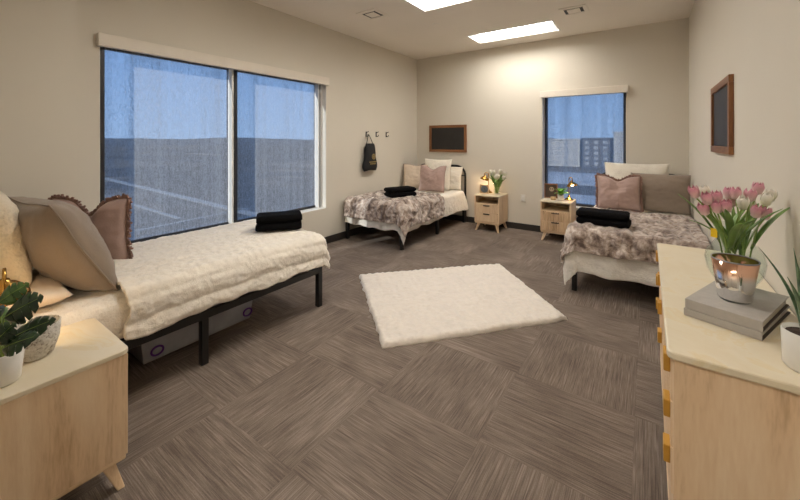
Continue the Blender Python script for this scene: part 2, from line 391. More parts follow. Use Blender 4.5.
# windows
def window(name, o0, o1, z0, z1, place, mull=None, deep=0.165):
    # built in local frame: x along wall, y outward, z up; place maps to the world
    r = struct_root(name); r.matrix_world = place
    f = MB(); t = 0.045
    f.b2((o0, deep, z0), (o0+t, deep+.05, z1)).b2((o1-t, deep, z0), (o1, deep+.05, z1)).b2((o0+t, deep, z1-t), (o1-t, deep+.05, z1)).b2((o0+t, deep, z0), (o1-t, deep+.05, z0+t))
    obj('window_frame', f, 'dark_frame', r, bevel=0.003)
    spans = [(o0+t, o1-t)]
    if mull:
        obj('mullion', MB().b2((mull[0], deep-.02, z0+t), (mull[1], deep+.05, z1-t)), 'dark_frame', r, bevel=0.003)
        spans = [(o0+t, mull[0]), (mull[1], o1-t)]
    for a, b in spans: obj('pane', MB().b2((a, deep+.02, z0+t), (b, deep+.026, z1-t)), 'window_glass', r)
    l = MB(); l.b2((o1-.006, 0.004, z0), (o1, deep, z1)).b2((o0, 0.004, z0), (o0+.006, deep, z1)).b2((o0+.006, .004, z0), (o1-.006, deep, z0+.006))
    obj('window_return', l, 'reveal_paint', r)
    return r
ML = Matrix(((0, -1, 0, XL), (1, 0, 0, 0), (0, 0, 1, 0), (0, 0, 0, 1)))      # local x -> world y, local y -> world -x
MBk = Matrix(((1, 0, 0, 0), (0, 1, 0, YB), (0, 0, 1, 0), (0, 0, 0, 1)))
window('window_1', *W1, ML, (2.185, 2.255))
window('window_2', *W2, MBk)
def roller(label, o0, o1, z0, z1, place, spans, v0, v1, vz, vh, deep=0.152):
    r = thing('roller_shade', label, 'roller shade'); r.matrix_world = place
    obj('valance', MB().b2((v0, -.055, vz-vh), (v1, -.001, vz)), 'valance', r, bevel=0.004)
    for k, (a, b) in enumerate(spans):
        fb = obj('shade_fabric', MB().b2((a, deep, z0+.035), (b, deep+.002, z1-.004)), 'solar_screen', r)
        obj('hem_bar', MB().b2((a, deep-.012, z0+.012), (b, deep+.012, z0+.04)), 'dark_frame', r, bevel=0.004)
    return r
rs = roller('wide grey solar screen shade pulled down over the two-pane window', *W1, ML, [(1.0, 2.17), (2.262, 3.44)], 0.965, 3.525, 2.337, 0.105)
obj('side_channel', MB().b2((.992, .004, .508), (1.022, .03, 2.232)), 'dark_frame', rs, bevel=0.002)
for y0, y1, m_ in ((2.176, 2.196, 'white_trim'), (2.205, 2.256, 'dark_frame'), (3.445, 3.462, 'white_trim'), (3.47, 3.484, 'track_grey'), (3.489, 3.507, 'white_trim')):  # white strips paint in the sunlit side faces of mullion and jamb
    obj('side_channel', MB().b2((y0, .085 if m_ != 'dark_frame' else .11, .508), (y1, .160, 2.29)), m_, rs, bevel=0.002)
rs2 = roller('narrow grey solar screen shade pulled down over the window by the bed', *W2, MBk, [(W2[0]+.03, W2[1]-.03)], -1.395, -0.222, 2.232, 0.10)

# ceiling panels, vents, detector
for k, (x, y) in enumerate(LIGHTS):
    r = thing('ceiling_light', ['recessed ceiling light panel running close along the back wall', 'recessed ceiling light panel over the rug in the middle of the ceiling', 'recessed ceiling light panel over the foot of the white bed', 'unseen ceiling light panel added over the entry to brighten the near side'][k], 'ceiling light', (x, y, ZC), 0, 'ceiling light panels')
    f = MB(); a, b = LHX, LHY; t = .022
    plate(f, -a, a, -b, b, [(-a+t, a-t, -b+t, b-t)], lambda p, q, u, v: ((p, u, -.008), (q, v, .001))); obj('trim_frame', f, 'white_trim', r, bevel=0.002)
    a2, b2_ = a-t, b-t
    h = MB().loft([[(-a2, -b2_, 0), (a2, -b2_, 0), (a2, b2_, 0), (-a2, b2_, 0)], [(-a2+.03, -b2_+.07, .10), (a2-.03, -b2_+.07, .10), (a2-.03, b2_-.07, .10), (-a2+.03, b2_-.07, .10)]], cap=False)
    obj('reflector', h, 'reflector', r)
    obj('lens', MB().b2((-a2+.03, -b2_+.07, .096), (a2-.03, b2_-.07, .104)), 'panel_light', r)
for k, (x, y) in enumerate(VENTS):
    r = thing('ceiling_vent', ['square white ceiling air vent on the window wall side of the lights', 'square white ceiling air vent on the chalkboard wall side of the lights'][k], 'vent', (x, y, ZC), 0, 'ceiling vents')
    f = MB(); plate(f, -.15, .15, -.15, .15, [(-.105, .105, -.105, .105)], lambda p, q, u, v: ((p, u, -.01), (q, v, 0))); obj('frame', f, 'ceiling_paint', r, bevel=0.002)
    obj('backing', MB().b2((-.105, -.105, -.004), (.105, .105, 0)), 'black_plastic', r)
    obj('centre_panel', MB().b2((-.070, -.070, -.014), (.070, .070, -.007)), 'ceiling_paint', r, bevel=0.002)
    for s in (-1, 1): obj('slat', MB().box((0, s*.098, -.008), (.2, .004, .010)), 'ceiling_paint', r)
d = thing('sprinkler_cover', 'small round white sprinkler cover plate on the ceiling', 'sprinkler', (-2.374, 4.263, ZC))
obj('plate', MB().lathe([(.042, 0), (.042, -.004), (.036, -.008), (.0, -.008)], 20), 'ceiling_paint', d, smooth=False)
obj('rim', MB().lathe([(.046, 0), (.046, -.003), (.042, -.003), (.042, 0)], 20, cap=False), 'white_trim', d)
# wall outlet
ou = thing('wall_outlet', 'white duplex power outlet on the back wall between nightstands', 'outlet', (-1.672, YB, .518))
obj('cover_plate', MB().box((0, -.004, 0), (.072, .008, .115)), 'white_plastic', ou, bevel=0.003)
for s in (-1, 1): obj('socket', MB().box((0, -.009, s*.026), (.034, .004, .03)), 'white_trim', ou, bevel=0.002)

# ------------------------------------------------------------------ outside
GZ = -12
struct('ground_outside', MB().add([(-3000, -800, GZ), (1500, -800, GZ), (1500, 3000, GZ), (-3000, 3000, GZ)], [(0, 1, 2, 3)]), 'field')
hl = MB(); rng = random.Random(3)
prof = []
for k in range(120):
    a = math.radians(-10+k*1.4); R_ = 1500
    prof.append((-R_*math.cos(a), R_*math.sin(a), GZ+22+10*noise.noise((k*.12, 0, 0))+4*noise.noise((k*.6, 3, 0))))
hl.loft([[(x*.9, y*.9, GZ-1) for x, y, z in prof], [(x, y, z) for x, y, z in prof], [(x*1.1, y*1.1, GZ-1) for x, y, z in prof]], cap=False, closed=False)
struct('hills', hl, 'hill')
def strip(p, q, wd):
    p, q = Vector(p), Vector(q); n = (q-p).normalized(); n = Vector((-n.y, n.x))*wd/2
    return MB().prism([tuple(p+n), tuple(p-n), tuple(q-n), tuple(q+n)], GZ, GZ+.12)
for nm, p, q, wd in [('road', (-174.2, 44.8), (-38.1, 36.7), 2.0), ('road', (-117.2, 30.2), (-66.1, 28.5), .8), ('road', (-61.6, 15.8), (-65.5, 41.2), 0.7)]:
    struct(nm, strip(p, q, wd), 'road')
def far_building(label, x0, x1, y, ztop, m, depth=22):
    r = thing('apartment_building', label, 'building', ((x0+x1)/2, y, GZ)); w_ = (x1-x0); h = ztop-GZ
    obj('wall', MB().b2((-w_/2, 0, 0), (w_/2, depth, h)), m, r)
    obj('roof', MB().b2((-w_/2-.4, -.4, h), (w_/2+.4, depth+.4, h+.7)), m, r)
    nx = max(2, int(w_/4)); nz = 5
    me = mesh_of('window', MB().b2((-.9, -.12, 0), (.9, .05, 1.7)), 'facade_window')
    for i in range(nx):
        for k in range(nz): obj('window', me, None, r, loc=(-w_/2+(i+.5)*w_/nx, 0, 1.2+k*(h-1)/nz))
far_building('pale distant block with the lowest roofline, seen through the narrow window', -46, -29, 205, 1.9, 'facade')
far_building('dark grey windowed block between two pale distant blocks', -27, -15, 200, 2.4, 'facade_dark')
far_building('pale distant block with the tallest roofline, seen through the narrow window', -13.5, 2, 200, 5.2, 'facade')
for x0, x1, y0, y1 in [(-45, 6, 120, 165), (-30, 0, 80, 98)]:
    struct('snow_lot', MB().b2((x0, y0, GZ), (x1, y1, GZ+.1)), 'snow_lot')

# ------------------------------------------------------------------ soft goods
def nz(X, Y, sx, sy, seed=0, octv=0):
    a, b = (X*sx).ravel(), (Y*sy).ravel()
    if octv: return np.array([noise.fractal((p, q, seed), 0.6, 2.0, octv) for p, q in zip(a, b)]).reshape(X.shape)
    return np.array([noise.noise((p, q, seed)) for p, q in zip(a, b)]).reshape(X.shape)
def grid_normals(P):
    du = np.gradient(P, axis=0); dv = np.gradient(P, axis=1); n = np.cross(du, dv); l = np.linalg.norm(n, axis=2, keepdims=True)
    return n/np.maximum(l, 1e-9)
def drape(name, label, cat, mat, rect, ztop, ext, off=0.02, r=0.05, step=0.012, disp=None, thick=0.012, fold=0.02, ff=5.0, flare=0.06, seed=0, skew=0.0, group=None, wob=0.012):
    mx0, mx1, my0, my1 = rect; ix0, ix1, iy0, iy1 = mx0+r-off, mx1-r+off, my0+r-off, my1-r+off
    nu = int((ext[1]-ext[0])/step)+1; nv = int((ext[3]-ext[2])/step)+1
    U, V = np.meshgrid(np.linspace(ext[0], ext[1], nu), np.linspace(ext[2], ext[3], nv), indexing='ij')
    # irregular hems
    eu = np.minimum(U-ext[0], ext[1]-U); ev = np.minimum(V-ext[2], ext[3]-V)
    X = U+wob*nz(U, V, 7, 7, seed+.3)*np.exp(-eu/.05)*2; Y = V+wob*nz(U, V, 7, 7, seed+.7)*np.exp(-ev/.05)*2 + skew*(U-ext[0])
    qx, qy = np.clip(X, ix0, ix1), np.clip(Y, iy0, iy1); dx, dy = X-qx, Y-qy; L = np.hypot(dx, dy); nx, ny = dx/np.maximum(L, 1e-9), dy/np.maximum(L, 1e-9)
    th = np.minimum(L/r, PI/2); ex = np.maximum(L-r*PI/2, 0)
    corner = np.abs(nx*ny)*2
    wave = nz(qx+nx*.22, qy+ny*.22, ff, ff, seed+5.1)
    hor = r*np.sin(th)+ex*flare+fold*np.clip(ex/.2, 0, 1)*np.maximum(wave*1.6+.35, 0)+corner*ex*0.10
    hor = np.where(L > 0, np.maximum(hor, r*np.sin(th)*1.0), 0)
    Z = ztop-r*(1-np.cos(th))-ex*math.sqrt(1-flare**2)
    Z = np.maximum(Z, 0.015)
    P = np.stack([qx+nx*hor, qy+ny*hor, Z], axis=2); N = grid_normals(P)
    if N[nu//2, nv//2, 2] < 0: N = -N
    if disp is not None: P = P+N*disp(U, V, L)[..., None]
    P[..., 2] = np.maximum(P[..., 2], 0.012)
    P[..., 0] = np.clip(P[..., 0], XL+.012, XR-.014)
    c0 = np.array([(mx0+mx1)/2, (my0+my1)/2, 0.0]); mb = MB().grid(P-c0)
    mb.uv = np.stack([U.ravel(), V.ravel()], axis=1)
    o = obj(name, mb, mat, smooth=True, loc=tuple(c0)); tag(o, label, cat, group)
    s = o.modifiers.new('thickness', 'SOLIDIFY'); s.thickness = thick; s.offset = -1
    return o
def quilt_disp(seed):
    return lambda U, V, L: .009*nz(U, V, 5, 5, seed)+.008*nz(U, V, 14, 14, seed+1)+.005*nz(U, V, 32, 32, seed+2)
def fur_rib(seed):
    def f(U, V, L):
        ph = U/.105+.45*nz(U, V, 2.2, 1.6, seed)
        rib = np.abs(np.sin(PI*ph))**0.7
        return .012+.017*rib*(0.75+.5*nz(U, V, 6, 4, seed+4))+.006*nz(U, V, 30, 22, seed+1)+.004*nz(U, V, 75, 60, seed+2)
    return f
def fur_tuft(seed):
    def f(U, V, L):
        a = nz(U, V, 9, 6, seed); b = nz(U, V, 17, 12, seed+1)
        return .018+.045*np.abs(a)**0.8+.016*b+.004*nz(U, V, 45, 40, seed+2)
    return f
def pillow(name, label, mat, w, h, t, loc, tilt, rz, chop=0.0, seed=0, n=34, fringe=None, piping=None, roll=0, group=None, sag=0.0, pinch=0.06):
    u = np.linspace(-1, 1, n); U, V = np.meshgrid(u, u, indexing='ij')
    k = 1-pinch*(1-V**2); k2 = 1-pinch*(1-U**2)
    X = U*w/2*k; Zc = V*h/2*k2
    T = t/2*(np.clip((1-U**2)*(1-V**2), 0, 1))**0.42
    T = T*(1+.07*nz(U, V, 2.2, 2.2, seed))
    T = T*(1-.28*V*(sag > 0))
    wr = .009*nz(U, V, 3.2, 3.2, seed+2)+.006*nz(U, V, 7, 7, seed+3)
    dip = chop*np.exp(-(U/.36)**2)*np.clip((V+.1)/1.1, 0, 1)**1.5
    Zc = Zc-dip; Tm = 1-.45*np.exp(-(U/.25)**2)*np.clip(V, 0, 1)*(chop > 0)
    Z = Zc+h/2
    bend = .02*nz(U, V, 1.2, 1.2, seed+7)
    env = np.clip(T/(t/2)*2, 0, 1)
    F = np.stack([X, -(T*Tm+wr*env)+bend, Z], 2); B = np.stack([X, (T*Tm+wr*env)+bend, Z], 2)
    mb = MB(); vs = [tuple(p) for p in F.reshape(-1, 3)]+[tuple(p) for p in B[1:-1, 1:-1].reshape(-1, 3)]
    def bi(i, j): return i*n+j if i in (0, n-1) or j in (0, n-1) else n*n+(i-1)*(n-2)+(j-1)
    fs = [(i*n+j, (i+1)*n+j, (i+1)*n+j+1, i*n+j+1) for i in range(n-1) for j in range(n-1)]
    fs += [(bi(i, j), bi(i, j+1), bi(i+1, j+1), bi(i+1, j)) for i in range(n-1) for j in range(n-1)]
    mb.add(vs, fs)
    r = thing(name, label, 'pillow', loc, rz, group); r.rotation_euler = (tilt, roll, rz)
    obj('cover', mb, mat, r, smooth=True)
    edge = [F[i, 0] for i in range(n)]+[F[n-1, j] for j in range(1, n)]+[F[i, n-1] for i in range(n-2, -1, -1)]+[F[0, j] for j in range(n-2, 0, -1)]
    edge = [Vector(p) for p in edge]; cen = Vector((0, 0, h/2))
    if fringe:
        rg = random.Random(seed); f = MB(); m = len(edge)
        for i in range(m):
            p, q = edge[i], edge[(i+1) % m]; d = (q-p); out = Vector((d.z, 0, -d.x)).normalized()
            if out.dot(p-cen) < 0: out = -out
            for s in (0.1, 0.6):
                a = p.lerp(q, s); L = .016+rg.random()*.014; j = Vector((rg.uniform(-.3, .3), rg.uniform(-.7, .7), rg.uniform(-.3, .3)))
                tip = a+(out+j*.7)*L; wv = d.normalized()*.0075; yv = Vector((0, .006, 0))
                f.add([a-wv-yv, a+wv-yv, a+wv+yv, a-wv+yv, tip-wv*.8-yv*.6, tip+wv*.8-yv*.6, tip+wv*.8+yv*.6, tip-wv*.8+yv*.6],
                      [(0, 3, 2, 1), (4, 5, 6, 7), (0, 1, 5, 4), (1, 2, 6, 5), (2, 3, 7, 6), (3, 0, 4, 7)])
        o = obj('fringe', f, fringe, r)
    if piping:
        obj('seam_piping', MB().tube(edge+[edge[0]], .0045, 6, cap=False), piping, r, smooth=True)
    return r
def towel(label, loc, rz, w=.42, d=.27, t=.066, seed=0, group=None):
    # folded into three layers; long side along x, rounded folds facing -y
    r = thing('folded_towel', label, 'towel', loc, rz, group)
    k = 22; lay = t
    for q in range(1):
        pts = []
        hy, rad = d/2-.01*(q % 2), lay*.5
        for a in range(9): th = PI/2+PI*a/8; pts.append((-hy+rad+math.cos(th)*rad, math.sin(th)*rad))
        for a in range(9): th = -PI/2+PI*a/8; pts.append((hy-rad+math.cos(th)*rad, math.sin(th)*rad))
        rings = []
        for i in range(k+1):
            s = -1+2*i/k; x = s*(w/2-.006*((q+1) % 2)); e = 1-.35*max(0, abs(s)-.93)/.07
            rings.append([(x, y*(1-.2*max(0, abs(s)-.9))+.006*noise.noise((x*6, seed+q, y*4)), (q+.5)*lay+z*e+.004*noise.noise((x*5, y*6, seed+q*.2))*q+.004*math.cos(s*1.5)*q) for y, z in pts])
        obj('fold', MB().loft(rings), 'towel', r, smooth=True)
    return r

# ------------------------------------------------------------------ beds
def bed(label, x0, x1, yh, yf, headboard_drop=0):
    # yh = head end, yf = foot end
    cx, cy = (x0+x1)/2, (yh+yf)/2; r = thing('metal_bed', label, 'bed', (cx, cy, 0)); w, l = x1-x0, abs(yf-yh); s = 1 if yh > yf else -1
    R0, R1 = .295, .345
    for sx in (-1, 1): obj('side_rail', MB().b2((sx*w/2, -l/2, R0), (sx*(w/2-.035), l/2, R1)), 'black_metal', r, bevel=.004)
    for sy in (-1, 1): obj('end_rail', MB().b2((-w/2+.035, sy*l/2, R0), (w/2-.035, sy*(l/2-.035), R1)), 'black_metal', r, bevel=.004)
    obj('centre_rail', MB().b2((-.018, -l/2+.035, R0), (.018, l/2-.035, R1-.012)), 'black_metal', r)
    for sx in (-1, 0, 1):
        for k in (-1, 0, 1):
            px = sx*(w/2-.0225); py = k*(l/2-.0225)
            if sx == 0 and k: continue
            obj('leg', MB().b2((px-.0225, py-.0225, 0), (px+.0225, py+.0225, R0+.002)), 'black_metal', r, bevel=.003)
    for k in range(9):
        y = -l/2+.12+k*(l-.24)/8; obj('slat', MB().b2((-w/2+.03, y-.03, R1-.012), (w/2-.03, y+.03, R1-.001)), 'black_metal', r)
    # arched tube headboard
    yy = s*(l/2+.012); T, rc = 1.0, .17; hw = w/2-.01; pts = [(-hw, yy, .0), (-hw, yy, T-rc)]
    for a in range(1, 9): th = PI-PI/2*a/8; pts.append((-hw+rc+rc*math.cos(th), yy, T-rc+rc*math.sin(th)))
    for a in range(0, 9): th = PI/2-PI/2*a/8; pts.append((hw-rc+rc*math.cos(th), yy, T-rc+rc*math.sin(th)))
    pts += [(hw, yy, 0)]
    hb = obj('headboard', MB().tube(pts, .019, 12), 'black_metal', r, smooth=True)
    obj('crossbar', MB().tube([(-hw, yy, .83), (hw, yy, .83)], .011, 10), 'black_metal', hb, smooth=True)
    obj('crossbar', MB().tube([(-hw, yy, .42), (hw, yy, .42)], .011, 10), 'black_metal', hb, smooth=True)
    for k in range(1, 5): obj('spindle', MB().tube([(-hw+2*hw*k/5, yy, .42), (-hw+2*hw*k/5, yy, .83)], .008, 8), 'black_metal', hb, smooth=True)
    return r
def mattress(label, x0, x1, y0, y1, z0=.346, z1=.552):
    r = thing('mattress', label, 'mattress', ((x0+x1)/2, (y0+y1)/2, z0)); w, l, h = x1-x0, y1-y0, z1-z0
    obj('body', MB().b2((-w/2, -l/2, 0), (w/2, l/2, h)), 'mattress', r, bevel=.05, bseg=4, smooth=True)
    for z in (.035, h-.04):
        pts = [(-w/2+.0, -l/2+.05, z), (-w/2, l/2-.05, z), (-w/2+.05, l/2, z), (w/2-.05, l/2, z), (w/2, l/2-.05, z), (w/2, -l/2+.05, z), (w/2-.05, -l/2, z), (-w/2+.05, -l/2, z), (-w/2, -l/2+.05, z)]
        obj('piping', MB().tube(pts, .004, 6, cap=False), 'mattress', r)
B1 = (-3.365, -2.35, .155, 2.175); B2 = (-3.69, -2.665, 3.87, 5.865); B3 = (-.605, .415, 3.78, 5.865)
bed('black metal platform bed beside the wide window under a white fur throw', B1[0], B1[1], B1[2], B1[3])
bed('black metal bed with arched headboard in the corner under the wall hooks', B2[0], B2[1], B2[3], B2[2])
bed('black metal bed with arched headboard in front of the narrow window', B3[0], B3[1], B3[3], B3[2])
for b, n in ((B1, 'the wide window'), (B2, 'the wall hooks'), (B3, 'the narrow window')):
    mattress('pale mattress under the white bedding by '+n, b[0]+.02, b[1]-.02, b[2]+.01, b[3]-.03)
def rect(b): return (b[0]+.02, b[1]-.02, b[2]+.02, b[3]-.02)
drape('quilt', 'white crinkled quilt on the bed beside the wide window', 'quilt', 'quilt_white', rect(B1), .582, (B1[0]-.10, B1[1]+.17, B1[2]+.05, B1[3]+.10), .034, .07, .014, quilt_disp(1), .014, .012, seed=1)
drape('quilt', 'white crinkled quilt drooping to the floor on the bed under the wall hooks', 'quilt', 'quilt_white', rect(B2), .572, (B2[0], B2[1]+.31, B2[2]-.31, B2[3]-.06), .034, .07, .014, quilt_disp(2), .014, .03, seed=2)
drape('quilt', 'white crinkled quilt on the bed in front of the narrow window', 'quilt', 'quilt_white', rect(B3), .572, (B3[0]-.31, B3[1]+.0, B3[2]-.36, B3[3]-.06), .034, .07, .014, quilt_disp(3), .014, .03, seed=3)
drape('fur_throw', 'cream white ribbed faux fur throw spread over the bed beside the wide window', 'throw blanket', 'fur_white', rect(B1), .622, (B1[0]-.12, B1[1]+.235, .80, B1[3]+.235), .050, .085, .0085, fur_rib(4), .018, .014, seed=4, skew=-.06)
drape('fur_throw', 'grey brown faux fur throw across the bed under the wall hooks', 'throw blanket', 'fur_grey', rect(B2), .590, (B2[0]+.01, B2[1]+.285, B2[2]-.235, 4.93), .058, .085, .0080, fur_tuft(5), .018, .03, seed=5)
drape('fur_throw', 'grey brown faux fur throw across the bed in front of the narrow window', 'throw blanket', 'fur_grey', rect(B3), .590, (B3[0]-.27, B3[1]-.01, B3[2]-.19, 5.02), .058, .085, .0080, fur_tuft(6), .018, .03, seed=6)
# pillows, bed beside the wide window
pillow('sleeping_pillow', 'flat white sleeping pillow lying under the cushions on the bed beside the wide window', 'sheet', .62, .37, .13, (-2.78, .55, .64), PI/2, 0, seed=11)
pillow('textured_pillow', 'cream textured pillow leaning at the head of the bed beside the wide window', 'pillow_cream', .62, .54, .20, (-2.93, .375, .69), math.radians(14), math.radians(6), seed=12)
pillow('throw_pillow', 'large taupe throw pillow leaning in front of a cream textured pillow', 'pillow_taupe', .61, .61, .30, (-2.80, .70, .590), math.radians(28), math.radians(8), seed=13, piping='pillow_taupe')
pillow('throw_pillow', 'mauve throw pillow with ruffled fringe standing against the wide window', 'pillow_mauve', .52, .46, .17, (-3.15, .80, .60), math.radians(3), math.radians(34), chop=.11, seed=14, fringe='fringe')
# pillows, bed under the hooks (heads lean towards the back wall)
pillow('bed_pillow', 'white bed pillow standing behind a taller white pillow, next to the arched headboard', 'pillow_white', .60, .42, .15, (-2.98, 5.71, .58), math.radians(-12), 0, seed=21)
pillow('bed_pillow', 'tall white square pillow below the chalkboard on the back wall', 'pillow_white', .54, .56, .18, (-3.10, 5.54, .585), math.radians(-14), math.radians(4), seed=22)
pillow('throw_pillow', 'tan throw pillow leaning towards the wall under the hanging bag', 'pillow_tan', .48, .46, .16, (-3.40, 5.38, .59), math.radians(-18), math.radians(30), seed=23, piping='fringe', chop=.02)
pillow('throw_pillow', 'mauve throw pillow with chopped top in front of tan and white pillows', 'pillow_mauve', .47, .45, .17, (-3.02, 5.25, .59), math.radians(-14), math.radians(8), chop=.06, seed=24, piping='fringe')
# pillows, bed in front of the narrow window
pillow('bed_pillow', 'wide cream white pillow standing against the headboard below the narrow window', 'pillow_white', .74, .58, .19, (-.13, 5.66, .585), math.radians(-10), math.radians(2), seed=31)
pillow('throw_pillow', 'large rectangular taupe pillow against the chalkboard wall', 'pillow_taupe', .60, .47, .19, (.118, 5.32, .585), math.radians(-10), math.radians(-2), seed=32, pinch=.03)
pillow('throw_pillow', 'mauve throw pillow with dark fringe beside a large taupe pillow', 'pillow_mauve', .47, .43, .17, (-.29, 5.14, .595), math.radians(-14), math.radians(10), chop=.06, seed=33, fringe='fringe')
# towels
def towels(where, loc, rz, z, **k):
    towel('black folded towel, lower of the pair '+where, (loc[0], loc[1], z), rz, seed=loc[0], **k)
    towel('black folded towel, upper of the pair '+where, (loc[0]-.008, loc[1]+.006, z+.067), rz+.05, seed=loc[0]+5, **k)
towels('on the white fur throw', (-2.76, 2.03), math.radians(52), .655, w=.40, d=.25)
towels('on the bed under the wall hooks', (-3.05, 4.38), math.radians(64), .622, w=.44, d=.25)
towels('on the bed in front of the narrow window', (-.36, 4.06), math.radians(-3), .622, w=.46, d=.26)

# rug
def rug():
    A, B, C_, D = [np.array(p) for p in ((-2.526, 2.857), (-1.408, 4.05), (-.528, 3.129), (-1.514, 1.963))]
    n = 170; U, V = np.meshgrid(np.linspace(0, 1, n), np.linspace(0, 1, n), indexing='ij')
    P2 = (A*((1-U)*(1-V))[..., None]+B*(U*(1-V))[..., None]+C_*(U*V)[..., None]+D*((1-U)*V)[..., None])
    e = np.minimum(np.minimum(U, 1-U), np.minimum(V, 1-V))
    jx = nz(U, V, 18, 18, 2.2)*.018*np.exp(-e/.012); jy = nz(U, V, 18, 18, 5.2)*.018*np.exp(-e/.012)
    hgt = .034*np.clip(1-np.exp(-e/.010), 0, 1)**.6
    rib = .5+.5*np.sin(2*PI*(U*22+.6*nz(U, V, 4, 4, 7)))
    Z = .003+hgt*(1+.16*rib+.18*nz(U, V, 30, 30, 1)+.16*nz(U, V, 75, 75, 3))
    P = np.stack([P2[..., 0]+jx, P2[..., 1]+jy, Z], 2); c = np.array([-1.5, 3.0, 0])
    mb = MB().grid(P-c)
    base = P.copy(); base[..., 2] = .0005
    ed = [(i, 0) for i in range(n)]+[(n-1, j) for j in range(1, n)]+[(i, n-1) for i in range(n-2, -1, -1)]+[(0, j) for j in range(n-2, 0, -1)]
    o = len(mb.v); mb.v += [tuple(base[i, j]-c) for i, j in ed]; m = len(ed)
    for k in range(m):
        a, b = ed[k], ed[(k+1) % m]; mb.f.append((a[0]*n+a[1], b[0]*n+b[1], o+(k+1) % m, o+k))
    mb.f.append(tuple(range(o, o+m)))
    tag(obj('fur_rug', mb, 'fur_rug', smooth=True, loc=tuple(c)), 'cream white faux fur rug lying on the striped carpet', 'rug')
rug()

# storage bin below the bed
bn = thing('storage_bin', 'clear plastic storage bin with purple latches under the bed', 'storage bin', (-2.85, 1.30, 0), math.radians(0))
def tub(w, l, z0, z1, ta, tb, t=.006):
    def ring(i, z, s): a, b = w/2*s-i, l/2*s-i; return [(-a, -b, z), (a, -b, z), (a, b, z), (-a, b, z)]
    return MB().loft([ring(0, z0, ta), ring(0, z1, tb), ring(t, z1, tb), ring(t, z0+t, ta)])
obj('tub', tub(.42, .80, .012, .225, .93, 1.0), 'bin_plastic', bn, bevel=.01)
obj('lid', MB().b2((-.22, -.41, .225), (.22, .41, .25)), 'bin_plastic', bn, bevel=.008)
for yy in (-.30, .34):
    obj('latch', MB().tube([(.212, yy+.035*math.cos(a*PI/8), .075+.028*math.sin(a*PI/8)) for a in range(17)], .0065, 8, cap=False), 'purple_plastic', bn, smooth=True)
for sx in (-1, 1):
    for sy in (-1, 1): obj('wheel', MB().lathe([(.018, -.008), (.02, 0), (.018, .008)], 14, (sx*.15, sy*.33, .02), Matrix.Rotation(PI/2, 3, 'Y')), 'black_plastic', bn)

# ------------------------------------------------------------------ case furniture
def rounded(w, d, r, seg=5):
    pts = []
    for cx, cy, a0 in ((w/2-r, d/2-r, 0), (-w/2+r, d/2-r, PI/2), (-w/2+r, -d/2+r, PI), (w/2-r, -d/2+r, 3*PI/2)):
        for k in range(seg+1): a = a0+PI/2*k/seg; pts.append((cx+r*math.cos(a), cy+r*math.sin(a)))
    return pts
def nightstand(label, loc, rz, w=.42, d=.43, H=.58, fluted=True):
    # front faces -y
    r = thing('nightstand', label, 'nightstand', loc, rz, 'oak nightstands'); zb = .14; t = .018
    obj('top', MB().prism(rounded(w+.012, d+.012, .03), H-.02, H), 'cream_stone', r, bevel=.004)
    for s in (-1, 1): obj('side_panel', MB().b2((s*w/2, -d/2, zb), (s*(w/2-t), d/2, H-.0205)), 'oak', r, bevel=.003)
    obj('back_panel', MB().b2((-w/2+t, d/2-.012, zb), (w/2-t, d/2, H-.0205)), 'oak', r)
    obj('bottom_panel', MB().b2((-w/2+t, -d/2, zb), (w/2-t, d/2-.012, zb+t)), 'oak_x', r)
    obj('shelf', MB().b2((-w/2+t, -d/2+.004, .43), (w/2-t, d/2-.012, .43+.015)), 'oak_x', r)
    fw = w-2*t-.008
    for z0, z1 in ((zb+t+.003, .292), (.296, .428)):
        m = MB(); m.b2((-fw/2, -d/2+.002, z0), (fw/2, d/2-.05, z1))
        if fluted:
            n = 11
            for k in range(n):
                xc = -fw/2+fw*(k+.5)/n; hw = fw/n/2*.66
                m.loft([[(xc-hw, -d/2+.0025, z), (xc-hw*.6, -d/2-.020, z), (xc+hw*.6, -d/2-.020, z), (xc+hw, -d/2+.0025, z)] for z in (z0+.001, z1-.001)])
        dr = obj('drawer', m, 'oak', r)
        obj('finger_pull', MB().b2((-.05, -d/2-.023, z1-.022), (.05, -d/2+.001, z1-.006)), 'sign_brown', dr, bevel=.003)
    obj('base_frame', MB().b2((-w/2+.004, -d/2+.004, zb-.022), (w/2-.004, d/2-.004, zb-.0005)), 'oak_x', r, bevel=.008)
    for sx in (-1, 1):
        for sy in (-1, 1):
            tx, ty, bx, by = sx*(w/2-.06), sy*(d/2-.06), sx*(w/2-.02), sy*(d/2-.02)
            def sq(x, y, z, h): return [(x-h, y-h, z), (x+h, y-h, z), (x+h, y+h, z), (x-h, y+h, z)]
            obj('leg', MB().loft([sq(bx, by, 0, .013), sq(tx, ty, zb-.02, .024)]), 'oak', r, bevel=.004)
    return r
N1 = (-2.017, .352); N2 = (-2.115, 5.665); N3 = (-1.085, 5.655)
nightstand('oak nightstand beside the white bed, with leafy plant and stone bowl on top', (*N1, 0), PI, w=.455, d=.435, fluted=False)
nightstand('oak nightstand holding a clock and a vase of white tulips', (*N2, 0), 0, w=.41, fluted=False)
nightstand('oak nightstand with fluted drawers under the narrow window', (*N3, 0), 0, w=.41, fluted=True)

